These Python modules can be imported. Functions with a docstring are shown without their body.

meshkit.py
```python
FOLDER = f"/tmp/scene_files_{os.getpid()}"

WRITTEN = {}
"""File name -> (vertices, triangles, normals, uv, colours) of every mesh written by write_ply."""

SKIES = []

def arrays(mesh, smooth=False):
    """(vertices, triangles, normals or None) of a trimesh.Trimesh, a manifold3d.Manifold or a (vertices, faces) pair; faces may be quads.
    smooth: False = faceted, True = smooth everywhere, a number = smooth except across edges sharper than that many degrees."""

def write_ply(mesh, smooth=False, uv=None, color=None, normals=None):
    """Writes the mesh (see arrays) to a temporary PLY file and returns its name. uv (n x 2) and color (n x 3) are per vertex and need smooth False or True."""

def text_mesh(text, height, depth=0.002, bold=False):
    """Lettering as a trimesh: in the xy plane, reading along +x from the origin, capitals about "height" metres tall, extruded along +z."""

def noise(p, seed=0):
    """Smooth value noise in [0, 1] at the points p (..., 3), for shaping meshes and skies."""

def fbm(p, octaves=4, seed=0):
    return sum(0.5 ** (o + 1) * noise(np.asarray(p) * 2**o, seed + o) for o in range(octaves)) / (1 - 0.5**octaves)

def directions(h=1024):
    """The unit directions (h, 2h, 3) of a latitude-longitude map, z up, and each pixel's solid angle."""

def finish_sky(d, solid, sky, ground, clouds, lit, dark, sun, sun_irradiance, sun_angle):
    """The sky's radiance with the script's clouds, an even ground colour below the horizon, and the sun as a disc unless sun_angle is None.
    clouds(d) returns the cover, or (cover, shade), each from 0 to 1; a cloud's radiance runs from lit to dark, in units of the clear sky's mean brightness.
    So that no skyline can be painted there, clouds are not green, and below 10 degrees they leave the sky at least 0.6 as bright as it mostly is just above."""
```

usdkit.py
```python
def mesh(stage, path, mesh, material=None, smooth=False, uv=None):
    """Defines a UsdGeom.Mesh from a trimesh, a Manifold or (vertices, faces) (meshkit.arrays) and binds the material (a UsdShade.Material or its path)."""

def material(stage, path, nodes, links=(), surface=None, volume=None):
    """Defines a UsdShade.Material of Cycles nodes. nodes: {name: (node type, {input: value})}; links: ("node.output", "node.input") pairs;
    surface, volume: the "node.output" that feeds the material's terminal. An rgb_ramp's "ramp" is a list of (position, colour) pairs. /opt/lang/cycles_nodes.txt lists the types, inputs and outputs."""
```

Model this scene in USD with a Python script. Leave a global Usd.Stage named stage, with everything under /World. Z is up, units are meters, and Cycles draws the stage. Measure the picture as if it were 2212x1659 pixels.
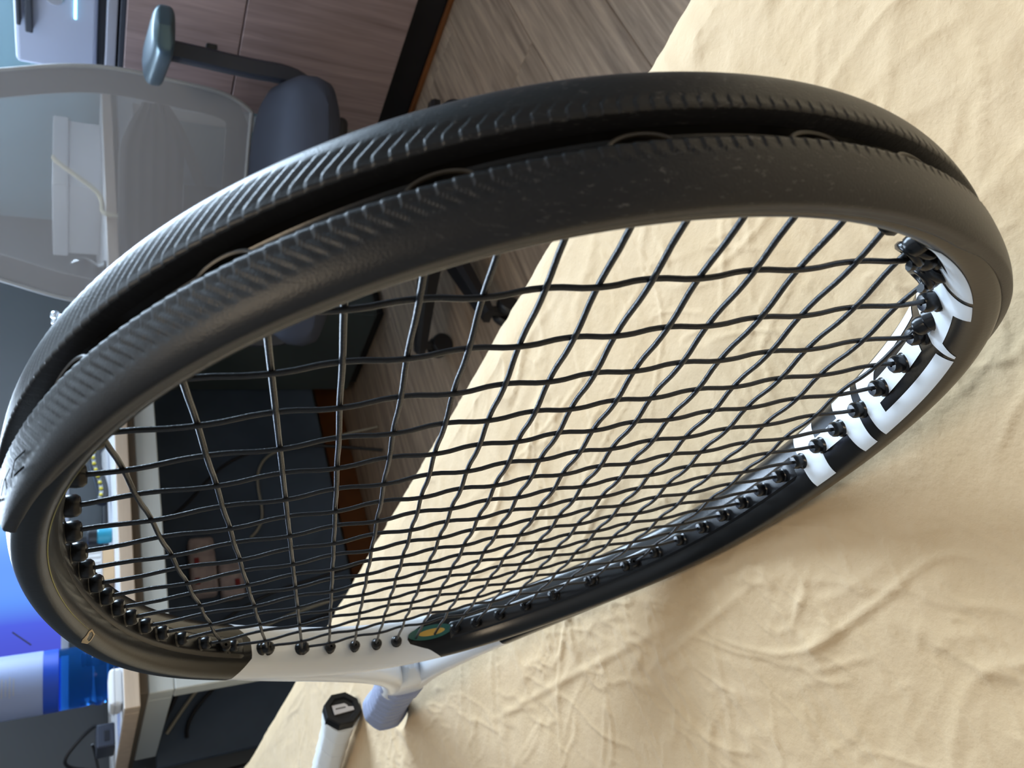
import math, random
import numpy as np, trimesh, shapely
from shapely.geometry import Polygon, LineString, Point, box as sbox
from scipy.interpolate import CubicSpline
import usdkit, meshkit
from pxr import Usd, UsdGeom, UsdLux, Gf, Sdf, UsdShade

random.seed(3); RNG = np.random.default_rng(7)
PI = math.pi
stage = Usd.Stage.CreateInMemory()
UsdGeom.SetStageUpAxis(stage, UsdGeom.Tokens.z); UsdGeom.SetStageMetersPerUnit(stage, 1.0)
world = UsdGeom.Xform.Define(stage, '/World'); stage.SetDefaultPrim(world.GetPrim())

# ------------------------------------------------------------------ camera, sky, lights, exposure
W = np.array([[-0.300349, -0.7921467, 0.5313136], [-0.3921805, 0.6103285, 0.688254], [-0.869474, -0.0016544, -0.493976]])
EYE = np.array([0.0, 0.0, 0.837648]); FPX = 1692.08
cam = UsdGeom.Camera.Define(stage, '/World/camera')
_m = Gf.Matrix4d(1.0)
for r_, v_ in enumerate((W[:, 0], -W[:, 1], -W[:, 2], EYE)):
    _m.SetRow(r_, Gf.Vec4d(*map(float, v_), 1.0 if r_ == 3 else 0.0))
cam.AddTransformOp().Set(_m)
cam.CreateHorizontalApertureAttr(36.0); cam.CreateVerticalApertureAttr(36.0 * 1659 / 2212)
cam.CreateFocalLengthAttr(36.0 * FPX / 2212); cam.CreateClippingRangeAttr(Gf.Vec2f(0.01, 50))
cam.CreateFStopAttr(36.0); cam.CreateFocusDistanceAttr(0.22)
cam.CreateExposureAttr(0.85)

usdkit.material(stage, '/World/Looks/sky', {'s': ('sky_texture', {'sky_type': 'nishita_improved', 'sun_disc': False, 'sun_elevation': 0.7, 'sun_rotation': 2.5}), 'b': ('background_shader', {'strength': 0.25})}, [('s.color', 'b.color')], surface='b.background')
dome = UsdLux.DomeLight.Define(stage, '/World/sky_light'); dome.CreateIntensityAttr(0.35); dome.CreateColorAttr(Gf.Vec3f(0.75, 0.86, 1.0))

def rect_light(name, pos, look, w, h, power, color):
    l = UsdLux.RectLight.Define(stage, '/World/' + name)
    z = -np.array(look, float); z /= np.linalg.norm(z)
    x = np.cross([0, 0, 1.0], z)
    if np.linalg.norm(x) < 1e-6: x = np.array([1.0, 0, 0])
    x /= np.linalg.norm(x); y = np.cross(z, x)
    m = Gf.Matrix4d(1.0)
    for r_, v_ in enumerate((x, y, z, pos)): m.SetRow(r_, Gf.Vec4d(*map(float, v_), 1.0 if r_ == 3 else 0.0))
    l.AddTransformOp().Set(m)
    l.CreateWidthAttr(w); l.CreateHeightAttr(h); l.CreateIntensityAttr(power); l.CreateColorAttr(Gf.Vec3f(*color)); l.CreateNormalizeAttr(False)
    return l
rect_light('daylight_back', (1.62, 2.30, 1.70), (0, -1, 0), 1.35, 1.10, 12.0, (0.72, 0.86, 1.0))
rect_light('daylight_right', (2.56, 0.85, 1.71), (-1, 0, 0), 1.90, 1.18, 15.5, (0.70, 0.86, 1.0))
rect_light('ceiling_light', (-0.2, -0.4, 2.52), (0, 0, -1), 0.6, 0.6, 5.5, (1.0, 0.80, 0.56))

# ------------------------------------------------------------------ helpers
USED = {}
def numbered(path):
    n = USED.get(path, -1) + 1; USED[path] = n
    return path if n == 0 else f'{path}_{n:03d}'
class Thing:
    def __init__(s, path, mat=None): s.path, s.inv = path, (np.eye(4) if mat is None else np.linalg.inv(mat))
def thing(name, label, cat, loc=(0, 0, 0), rotz=0.0, group=None, mat=None, kind=None):
    p = numbered('/World/' + name); x = UsdGeom.Xform.Define(stage, p)
    if mat is None:
        c, s_ = math.cos(rotz), math.sin(rotz)
        mat = np.array([[c, -s_, 0, loc[0]], [s_, c, 0, loc[1]], [0, 0, 1, loc[2]], [0, 0, 0, 1.0]])
    x.AddTransformOp().Set(Gf.Matrix4d(*[float(v) for v in mat.T.ravel()]))
    tag(x.GetPrim(), label, cat, group, kind)
    return Thing(p, mat)
def tag(p, label=None, cat=None, group=None, kind=None):
    for k, v in (('label', label), ('category', cat), ('group', group), ('kind', kind)):
        if v: p.SetCustomDataByKey(k, v)
def part(parent, name, mesh, mat, label=None, smooth=35, world_space=False, kind=None, uv=None):
    """A mesh under a thing (or part), given in the thing's own frame (or in world space for things without rotation)."""
    p = numbered(parent.path + '/' + name)
    v, f = (np.asarray(mesh.vertices, float), np.asarray(mesh.faces)) if isinstance(mesh, trimesh.Trimesh) else (np.asarray(mesh[0], float), np.asarray(mesh[1]))
    if world_space:
        v = v @ parent.inv[:3, :3].T + parent.inv[:3, 3]
    usdkit.mesh(stage, p, (v, f), MAT[mat], smooth=smooth)
    if label or kind: tag(stage.GetPrimAtPath(p), label, None, None, kind)
    t = Thing(p); t.inv = parent.inv
    return t
def single(name, mesh, mat, label=None, cat=None, group=None, kind=None, smooth=35):
    p = numbered('/World/' + name)
    usdkit.mesh(stage, p, mesh, MAT[mat], smooth=smooth)
    tag(stage.GetPrimAtPath(p), label, cat, group, kind)
    t = Thing(p); return t
def cat(ms):
    ms = [m if isinstance(m, trimesh.Trimesh) else trimesh.Trimesh(m[0], tri(m[1]), process=False) for m in ms]
    return trimesh.util.concatenate(ms)
def tri(f):
    f = np.asarray(f, int)
    return f if f.shape[1] == 3 else np.vstack([f[:, [0, 1, 2]], f[:, [0, 2, 3]]])
def grid_faces(n, m, wrap_n=False, wrap_m=False, flip=False):
    i, j = np.meshgrid(np.arange(n if wrap_n else n - 1), np.arange(m if wrap_m else m - 1), indexing='ij')
    i2, j2 = (i + 1) % n, (j + 1) % m
    f = np.stack([i * m + j, i2 * m + j, i2 * m + j2, i * m + j2], -1).reshape(-1, 4)
    return tri(f[:, ::-1] if flip else f)
def rbox(x0, x1, y0, y1, z0, z1, r=0.004):
    """Box with rounded edges."""
    r = min(r, 0.49 * min(x1 - x0, y1 - y0, z1 - z0))
    s = trimesh.creation.icosphere(1, r).vertices if r > 0.0015 else np.array([[r, 0, 0], [-r, 0, 0], [0, r, 0], [0, -r, 0], [0, 0, r], [0, 0, -r]])
    c = np.array([[x, y, z] for x in (x0 + r, x1 - r) for y in (y0 + r, y1 - r) for z in (z0 + r, z1 - r)])
    return trimesh.convex.convex_hull((c[:, None] + s[None]).reshape(-1, 3))
def frames(path):
    path = np.asarray(path, float); t = np.gradient(path, axis=0); t /= np.linalg.norm(t, axis=1)[:, None]
    a = np.array([0, 0, 1.0]) if abs(t[0][2]) < 0.9 else np.array([1.0, 0, 0])
    u = np.cross(a, t[0]); u /= np.linalg.norm(u); us = []
    for k in range(len(t)):
        u = u - t[k] * (u @ t[k]); u /= np.linalg.norm(u); us.append(u.copy())
    us = np.array(us); return t, us, np.cross(t, us)
def tube(path, r, n=8, caps=True):
    path = np.asarray(path, float); t, u, w = frames(path); r = np.broadcast_to(r, len(path))
    a = np.arange(n) * 2 * PI / n
    v = path[:, None] + r[:, None, None] * (np.cos(a)[None, :, None] * u[:, None] + np.sin(a)[None, :, None] * w[:, None])
    v = v.reshape(-1, 3); f = grid_faces(len(path), n, wrap_m=True)
    if caps:
        k = len(v); v = np.vstack([v, path[:1], path[-1:]]); m = len(path) - 1
        f = np.vstack([f, [[k, (j + 1) % n, j] for j in range(n)], [[k + 1, m * n + j, m * n + (j + 1) % n] for j in range(n)]])
    me = trimesh.Trimesh(v, f, process=False)
    if me.volume < 0: me.invert()
    return me
def spline(pts, n=40):
    pts = np.asarray(pts, float); s = np.concatenate([[0], np.cumsum(np.linalg.norm(np.diff(pts, axis=0), axis=1))])
    return CubicSpline(s, pts)(np.linspace(0, s[-1], n))
def lathe(profile, axis_from, axis_dir, n=14):
    """profile: (r, h) along axis_dir from axis_from."""
    d = np.asarray(axis_dir, float); d /= np.linalg.norm(d)
    a = np.array([0, 0, 1.0]) if abs(d[2]) < 0.9 else np.array([1.0, 0, 0])
    u = np.cross(a, d); u /= np.linalg.norm(u); w = np.cross(d, u); an = np.arange(n) * 2 * PI / n
    v = np.array([np.asarray(axis_from) + d * h + r * (np.cos(x) * u + np.sin(x) * w) for r, h in profile for x in an])
    me = trimesh.Trimesh(v, grid_faces(len(profile), n, wrap_m=True), process=False)
    if me.volume < 0: me.invert()
    return me
def loft(sections, caps=True):
    s = np.asarray(sections, float); n, m = s.shape[:2]; v = s.reshape(-1, 3); f = grid_faces(n, m, wrap_m=True)
    if caps:
        k = len(v); v = np.vstack([v, s[0].mean(0), s[-1].mean(0)])
        f = np.vstack([f, [[k, (j + 1) % m, j] for j in range(m)], [[k + 1, (n - 1) * m + j, (n - 1) * m + (j + 1) % m] for j in range(m)]])
    me = trimesh.Trimesh(v, f, process=False)
    if me.volume < 0: me.invert()
    return me
def extrude(poly, h, z0=0.0):
    gs = getattr(poly, 'geoms', [poly]); ms = []
    for g in gs:
        m = trimesh.creation.extrude_polygon(g, h, engine='earcut'); m.apply_translation([0, 0, z0]); ms.append(m)
    return trimesh.util.concatenate(ms)

# ------------------------------------------------------------------ materials
MAT = {}
def srgb(h):
    c = np.array([int(h[i:i + 2], 16) for i in (0, 2, 4)]) / 255.0
    return tuple(np.where(c < 0.04045, c / 12.92, ((c + 0.055) / 1.055) ** 2.4))
def mat(name, color, rough=0.5, metal=0.0, bump=0.0, bscale=200.0, vary=0.0, vscale=30.0, stretch=(1, 1, 1), coat=0.0, extra=None, spec=None):
    if isinstance(color, str): color = srgb(color)
    P = {'base_color': color, 'roughness': rough, 'metallic': metal}
    if coat: P['coat_weight'] = coat; P['coat_roughness'] = 0.12
    if spec is not None: P['specular_ior_level'] = spec
    P.update(extra or {})
    nodes, links = {'p': ('principled_bsdf', P)}, []
    if bump or vary:
        nodes['tc'] = ('texture_coordinate', {}); nodes['mp'] = ('mapping', {'scale': stretch}); links.append(('tc.object', 'mp.vector'))
    if bump:
        nodes['n'] = ('noise_texture', {'scale': bscale, 'detail': 4.0}); nodes['b'] = ('bump', {'strength': bump, 'distance': 0.001})
        links += [('mp.vector', 'n.vector'), ('n.fac', 'b.height'), ('b.normal', 'p.normal')]
    if vary:
        c = np.array(color); nodes['v'] = ('noise_texture', {'scale': vscale, 'detail': 5.0, 'roughness': 0.6})
        nodes['r'] = ('rgb_ramp', {'ramp': [(0.3, tuple(c * (1 - vary))), (0.7, tuple(np.minimum(c * (1 + vary), 1)))]})
        links += [('mp.vector', 'v.vector'), ('v.fac', 'r.fac'), ('r.color', 'p.base_color')]
    MAT[name] = usdkit.material(stage, '/World/Looks/' + name, nodes, links, surface='p.BSDF')
def emit(name, color, strength):
    MAT[name] = usdkit.material(stage, '/World/Looks/' + name, {'e': ('emission', {'color': color, 'strength': strength})}, [], surface='e.emission')

mat('frame_black', (0.005, 0.0045, 0.004), 0.25, bump=0.03, bscale=900, spec=0.45)
MAT['bumper_black'] = usdkit.material(stage, '/World/Looks/bumper_black', {        # matte plastic, scuffed pale on the crown of the tip
    'tc': ('texture_coordinate', {}), 'sx': ('separate_xyz', {}), 'mx': ('map_range', {'from_min': 0.168, 'from_max': 0.184, 'to_min': 0.0, 'to_max': 1.0}),
    'n': ('noise_texture', {'scale': 2500.0, 'detail': 3.0}), 'b': ('bump', {'strength': 0.10, 'distance': 0.001}),
    'mp': ('mapping', {'scale': (160, 700, 260)}), 'w': ('noise_texture', {'scale': 3.0, 'detail': 6.0, 'roughness': 0.75}), 'wr': ('rgb_ramp', {'ramp': [(0.58, (0, 0, 0)), (0.70, (1, 1, 1))]}),
    'mu': ('math', {'math_type': 'multiply'}), 'mixr': ('rgb_ramp', {'ramp': [(0.0, (0.0135, 0.0128, 0.0135)), (1.0, (0.12, 0.11, 0.105))]}), 'p': ('principled_bsdf', {'roughness': 0.40, 'specular_ior_level': 0.42})},
    [('tc.object', 'sx.vector'), ('sx.y', 'mx.value'), ('tc.object', 'n.vector'), ('n.fac', 'b.height'), ('b.normal', 'p.normal'), ('tc.object', 'mp.vector'), ('mp.vector', 'w.vector'), ('w.fac', 'wr.fac'), ('wr.color', 'mu.value1'), ('mx.result', 'mu.value2'), ('mu.value', 'mixr.fac'), ('mixr.color', 'p.base_color')], surface='p.BSDF')
mat('grommet_black', (0.006, 0.006, 0.007), 0.25, spec=0.4)
mat('groove_lip', (0.035, 0.028, 0.02), 0.35)
mat('frame_white', (0.80, 0.84, 0.90), 0.28, coat=0.3)
mat('decal_white', (0.80, 0.84, 0.88), 0.35)
mat('decal_green', (0.02, 0.10, 0.08), 0.35)
mat('decal_gold', (0.62, 0.36, 0.06), 0.35)
mat('decal_tan', (0.50, 0.38, 0.22), 0.4)
mat('decal_dark', (0.003, 0.003, 0.003), 0.9, spec=0.05)
mat('decal_edge', (0.30, 0.30, 0.06), 0.35)
mat('string_graphite', (0.016, 0.017, 0.020), 0.34, bump=0.15, bscale=1500)
mat('grip_blue', (0.27, 0.305, 0.44), 0.65, bump=0.3, bscale=900)
mat('grip_white', (0.80, 0.82, 0.83), 0.6, bump=0.3, bscale=900)
mat('cap_black', (0.004, 0.004, 0.005), 0.35, spec=0.3)
mat('logo_silver', (0.45, 0.40, 0.37), 0.4, metal=0.2)
# sheet: dyed cotton, fine weave and small creases in the relief only
MAT['sheet'] = usdkit.material(stage, '/World/Looks/sheet', {
    'tc': ('texture_coordinate', {}), 'n1': ('noise_texture', {'scale': 26.0, 'detail': 6.0, 'roughness': 0.6}), 'n2': ('noise_texture', {'scale': 420.0, 'detail': 3.0}),
    'r': ('rgb_ramp', {'ramp': [(0.3, (0.630, 0.450, 0.258)), (0.7, (0.680, 0.500, 0.305))]}),
    'mpa': ('mapping', {'scale': (9, 26, 9), 'rotation': (0, 0, 0.7)}), 'ra': ('noise_texture', {'type': 'ridged_multifractal', 'scale': 0.8, 'detail': 3.0, 'roughness': 0.55, 'distortion': 0.6}),
    'mpb': ('mapping', {'scale': (30, 10, 9), 'rotation': (0, 0, 0.25)}), 'rb': ('noise_texture', {'type': 'ridged_multifractal', 'scale': 0.7, 'detail': 3.0, 'roughness': 0.5, 'distortion': 0.6}),
    'ad': ('math', {'math_type': 'add'}), 'b0': ('bump', {'strength': 0.5, 'distance': 0.0012}),
    'b1': ('bump', {'strength': 0.4, 'distance': 0.004}), 'b2': ('bump', {'strength': 0.22, 'distance': 0.0006}),
    'p': ('principled_bsdf', {'roughness': 0.85, 'sheen_weight': 0.15, 'specular_ior_level': 0.25})},
    [('tc.object', 'n1.vector'), ('tc.object', 'n2.vector'), ('tc.object', 'mpa.vector'), ('tc.object', 'mpb.vector'), ('mpa.vector', 'ra.vector'), ('mpb.vector', 'rb.vector'), ('ra.fac', 'ad.value1'), ('rb.fac', 'ad.value2'), ('ad.value', 'b0.height'), ('b0.normal', 'b1.normal'),
     ('n1.fac', 'r.fac'), ('r.color', 'p.base_color'), ('n1.fac', 'b1.height'), ('n2.fac', 'b2.height'), ('b1.normal', 'b2.normal'), ('b2.normal', 'p.normal')], surface='p.BSDF')
def wood(name, dark, light, stretch, scale=9.0, rough=0.5):
    MAT[name] = usdkit.material(stage, '/World/Looks/' + name, {
        'tc': ('texture_coordinate', {}), 'oi': ('object_info', {}), 'mp': ('mapping', {'scale': stretch}), 'add': ('vector_math', {'math_type': 'add'}), 'sc': ('vector_math', {'math_type': 'scale', 'scale': 40.0}),
        'n1': ('noise_texture', {'scale': scale, 'detail': 8.0, 'roughness': 0.65, 'distortion': 0.4}), 'r': ('rgb_ramp', {'ramp': [(0.28, dark), (0.5, tuple((np.array(dark) + np.array(light)) / 2)), (0.72, light)]}),
        'b': ('bump', {'strength': 0.15, 'distance': 0.001}), 'p': ('principled_bsdf', {'roughness': rough})},
        [('tc.object', 'mp.vector'), ('mp.vector', 'add.vector1'), ('oi.random', 'sc.vector1'), ('sc.vector', 'add.vector2'), ('add.vector', 'n1.vector'), ('n1.fac', 'r.fac'), ('r.color', 'p.base_color'), ('n1.fac', 'b.height'), ('b.normal', 'p.normal')], surface='p.BSDF')
wood('floor_wood', (0.17, 0.122, 0.090), (0.56, 0.42, 0.305), (1.4, 26, 26), 2.4, 0.45)
wood('cabinet_wood', (0.24, 0.170, 0.165), (0.47, 0.345, 0.335), (22, 22, 1.3), 2.0, 0.5)
wood('desk_wood', (0.50, 0.37, 0.27), (0.64, 0.49, 0.36), (1.5, 30, 30), 2.0, 0.45)
mat('plinth_dark', (0.008, 0.008, 0.012), 0.4)
mat('skirting_brown', (0.22, 0.075, 0.02), 0.4, vary=0.3, vscale=6)
mat('wall_paint', (0.27, 0.26, 0.25), 0.85)
mat('wall_back_paint', (0.115, 0.122, 0.128), 0.85)
mat('wall_teal', (0.30, 0.48, 0.56), 0.85)
mat('ceiling_white', (0.75, 0.74, 0.72), 0.9)
mat('panel_dark', (0.060, 0.085, 0.125), 0.6, vary=0.2, vscale=5)
mat('drawer_grey', (0.055, 0.072, 0.076), 0.5)
mat('steel_white', (0.62, 0.63, 0.60), 0.45)
mat('desk_white', (0.78, 0.76, 0.76), 0.4)
mat('apron_brown', (0.16, 0.125, 0.09), 0.6)
mat('plastic_black', (0.012, 0.012, 0.015), 0.4)
mat('plastic_dark', (0.03, 0.034, 0.05), 0.5)
mat('cushion_blue', (0.035, 0.040, 0.062), 0.8, bump=0.4, bscale=700)
mat('pad_grey', (0.06, 0.085, 0.11), 0.32, spec=1.0, extra={'specular_tint': (0.55, 0.88, 1.0)})
mat('chair_frame', (0.07, 0.06, 0.055), 0.6)
mat('lumbar_dark', (0.055, 0.045, 0.042), 0.6)
mat('chair_piping', (0.42, 0.42, 0.42), 0.6)
mat('appliance_white', (0.44, 0.48, 0.62), 0.5)
mat('appliance_grey', (0.35, 0.36, 0.42), 0.4)
mat('metal_grey', (0.42, 0.42, 0.48), 0.35, metal=0.3)
mat('bezel_grey', (0.30, 0.31, 0.36), 0.35)
mat('cable_black', (0.010, 0.010, 0.014), 0.4)
mat('cable_beige', (0.40, 0.36, 0.28), 0.5)
mat('bead_yellow', (0.75, 0.62, 0.05), 0.35)
mat('jar_blue', (0.03, 0.30, 0.45), 0.3)
mat('card_white', (0.75, 0.74, 0.74), 0.7)
mat('card_tan', (0.62, 0.42, 0.24), 0.7)
mat('paper_pink', (0.42, 0.33, 0.31), 0.8, vary=0.3, vscale=25)
mat('switch_red', (0.25, 0.02, 0.02), 0.4)
mat('rope_beige', (0.62, 0.52, 0.34), 0.7)
mat('ball_black', (0.010, 0.010, 0.014), 0.06, coat=0.5)
mat('chrome', (0.8, 0.85, 0.9), 0.12, metal=1.0)
mat('label_white', (0.26, 0.32, 0.52), 0.5)
mat('label_blue', (0.01, 0.06, 0.45), 0.4)
mat('cap_blue', (0.01, 0.16, 0.75), 0.35)
mat('mattress_fabric', (0.55, 0.52, 0.47), 0.9)
emit('led_blue', (0.25, 0.75, 1.0), 3.0)
# screen: the wallpaper a monitor shows, blue with a violet lower right sweep
MAT['screen'] = usdkit.material(stage, '/World/Looks/screen', {
    'tc': ('texture_coordinate', {}), 'sx': ('separate_xyz', {}), 'w': ('wave_texture', {'scale': 1.4, 'distortion': 3.0, 'detail': 1.0, 'detail_scale': 0.6}),
    'r': ('rgb_ramp', {'ramp': [(0.0, (0.07, 0.08, 0.55)), (0.35, (0.08, 0.12, 0.72)), (0.6, (0.12, 0.30, 0.90)), (1.0, (0.24, 0.50, 1.0))]}),
    'ma': ('math', {'math_type': 'multiply_add', 'value2': 2.6, 'value3': 0.70}), 'mb': ('math', {'math_type': 'multiply_add', 'value2': 0.18}),
    'e': ('emission', {'strength': 0.62})},
    [('tc.object', 'sx.vector'), ('tc.object', 'w.vector'), ('sx.x', 'ma.value1'), ('w.fac', 'mb.value1'), ('ma.value', 'mb.value3'), ('mb.value', 'r.fac'), ('r.color', 'e.color')], surface='e.emission')
def thin_clear(name, fac, color):
    MAT[name] = usdkit.material(stage, '/World/Looks/' + name, {'t': ('transparent_bsdf', {'color': (1, 1, 1)}), 'g': ('principled_bsdf', {'base_color': color, 'roughness': 0.7}), 'x': ('mix_closure', {'fac': fac})}, [('t.BSDF', 'x.closure1'), ('g.BSDF', 'x.closure2')], surface='x.closure')
thin_clear('mesh_fabric', 0.64, (0.50, 0.50, 0.53))
MAT['bottle_plastic'] = usdkit.material(stage, '/World/Looks/bottle_plastic', {'p': ('principled_bsdf', {'base_color': (0.04, 0.28, 0.90), 'roughness': 0.06, 'transmission_weight': 0.92, 'ior': 1.12})}, [], surface='p.BSDF')
MAT['pane_glass'] = usdkit.material(stage, '/World/Looks/pane_glass', {'t': ('transparent_bsdf', {'color': (0.95, 0.97, 1)}), 'g': ('glossy_bsdf', {'roughness': 0.02}), 'fr': ('fresnel', {'IOR': 1.45}), 'x': ('mix_closure', {})}, [('fr.fac', 'x.fac'), ('t.BSDF', 'x.closure1'), ('g.BSDF', 'x.closure2')], surface='x.closure')

# ------------------------------------------------------------------ the setting
YB, XR, XL, YF, ZC = 2.19, 2.42, -1.7, -1.8, 2.6
fl = single('floor', rbox(XL - .1, XR + .1, YF - .1, YB + .1, -0.12, -0.012, 0.002), 'panel_dark', kind='structure')
y = YF; k = 0
while y < YB:
    x = XL - 0.6 * ((k * 0.37) % 1.0)
    while x < XR:
        x0, x1 = max(x, XL), min(x + 1.2, XR)
        if x1 - x0 > 0.02: part(fl, 'plank', rbox(x0 + .0006, x1 - .0006, y + .0006, min(y + .19, YB) - .0006, -0.0125, 0.0 - 0.0004 * RNG.random(), 0.001), 'floor_wood')
        x += 1.2
    y += .19; k += 1
def wall_with_hole(axis, c, a0, a1, h0, h1, z0, z1, th):
    """Wall at coordinate c (inner face), spanning a0..a1; hole h0..h1 x z0..z1."""
    o = sbox(a0, 0, a1, ZC)
    if h0 is not None: o = o.difference(sbox(h0, z0, h1, z1))
    m = extrude(o, th)
    v = m.vertices.copy()
    if axis == 'y': v = np.stack([v[:, 0], c + v[:, 2], v[:, 1]], 1)
    else: v = np.stack([c + v[:, 2], v[:, 0], v[:, 1]], 1)
    m = trimesh.Trimesh(v, m.faces, process=False)
    if m.volume < 0: m.invert()
    return m
single('wall_back', wall_with_hole('y', YB, XL - .1, XR + .12, 0.95, 2.29, 1.15, 2.25, 0.12), 'wall_back_paint', kind='structure', smooth=False)
single('wall_right', wall_with_hole('x', XR, YF - .1, YB, -0.10, 1.80, 1.12, 2.30, 0.12), 'wall_teal', kind='structure', smooth=False)
single('wall_left', wall_with_hole('x', XL - .1, YF - .1, YB, None, 0, 0, 0, 0.1), 'wall_paint', kind='structure', smooth=False)
single('wall_front', wall_with_hole('y', YF - .1, XL, XR, None, 0, 0, 0, 0.1), 'wall_paint', kind='structure', smooth=False)
single('ceiling', rbox(XL - .1, XR + .12, YF - .1, YB + .12, ZC, ZC + .1, .002), 'ceiling_white', kind='structure', smooth=False)
single('baseboard_back', rbox(0.50, XR, YB - .014, YB, 0, 0.085, .003), 'skirting_brown', kind='structure')
def window(name, axis, c, h0, h1, z0, z1):
    t = thing(name, None, None, kind='structure')
    def bar(a0, a1, b0, b1):
        return rbox(a0, a1, c + .04, c + .08, b0, b1, .003) if axis == 'y' else rbox(c + .04, c + .08, a0, a1, b0, b1, .003)
    mid = (h0 + h1) / 2
    part(t, 'window_frame', cat([bar(h0, h1, z0, z0 + .05), bar(h0, h1, z1 - .05, z1), bar(h0, h0 + .05, z0, z1), bar(h1 - .05, h1, z0, z1), bar(mid - .03, mid + .03, z0, z1)]), 'steel_white')
    for a0, a1 in ((h0 + .05, mid - .03), (mid + .03, h1 - .05)):
        part(t, 'pane', (rbox(a0, a1, c + .055, c + .06, z0 + .05, z1 - .05, .0005) if axis == 'y' else rbox(c + .055, c + .06, a0, a1, z0 + .05, z1 - .05, .0005)), 'pane_glass', smooth=False)
window('window_1', 'y', YB, 0.95, 2.29, 1.15, 2.25)
window('window_2', 'x', XR, -0.10, 1.80, 1.12, 2.30)

# ------------------------------------------------------------------ bed
ZB = 0.58; BX1 = 0.3645; BX0, BY0, BY1 = -1.25, -0.75, 1.62
bed = thing('bed', 'bed covered with a wrinkled pale yellow cotton sheet, under the tennis rackets', 'bed', (0, 0, 0))
part(bed, 'mattress', rbox(BX0 + .02, BX1 - .02, BY0 + .02, BY1 - .02, 0.27, ZB - .022, .05), 'mattress_fabric')
part(bed, 'bed_base', rbox(BX0 + .06, BX1 - .07, BY0 + .06, BY1 - .07, 0.06, 0.27, .01), 'plastic_black')
for sx in (BX0 + .12, BX1 - .14):
    for sy in (BY0 + .12, BY1 - .14): part(bed, 'leg', rbox(sx - .03, sx + .03, sy - .03, sy + .03, 0, .06, .004), 'plastic_black')
def nonuni(spans):
    a = []
    for x0, x1, st in spans: a.append(np.arange(x0, x1 - st * .3, st))
    return np.concatenate(a + [[spans[-1][1]]])
gx = nonuni([(BX0, -.4, .03), (-.4, -.08, .008), (-.08, -.01, .003), (-.01, .24, .0013), (.24, BX1, .0022)]); gy = nonuni([(BY0, -.1, .03), (-.1, 0, .008), (0, .08, .0025), (.08, .46, .0013), (.46, .75, .003), (.75, 1.1, .005), (1.1, BY1, .012)])
# the drape over the edges: extra rows outside, folded down
def fold(g, lo, hi, drop=.36, n=12):
    R = .060; a = np.linspace(0, PI / 2, 7)[1:]
    core = g[(g > lo + R) & (g < hi - R)]
    up = np.concatenate([[hi - R], hi - R + R * np.sin(a), np.full(n, hi)]); uz = np.concatenate([[0], -R + R * np.cos(a), -R - np.linspace(.02, drop, n)])
    dn = (lo + hi - up)[::-1]; dz = uz[::-1]
    return np.concatenate([dn, core, up]), np.concatenate([dz, np.zeros(len(core)), uz])
px, pzx = fold(gx, BX0, BX1); py, pzy = fold(gy, BY0, BY1)
SX, SY = np.meshgrid(px, py, indexing='ij'); SZ = ZB + np.minimum(pzx[:, None], pzy[None, :])
flat = np.stack([SX, SY, np.zeros_like(SX)], -1)
fb = lambda s, seed, st=(1, 1): meshkit.fbm(np.stack([SX * s * st[0], SY * s * st[1], np.zeros_like(SX)], -1), 4, seed)
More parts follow.
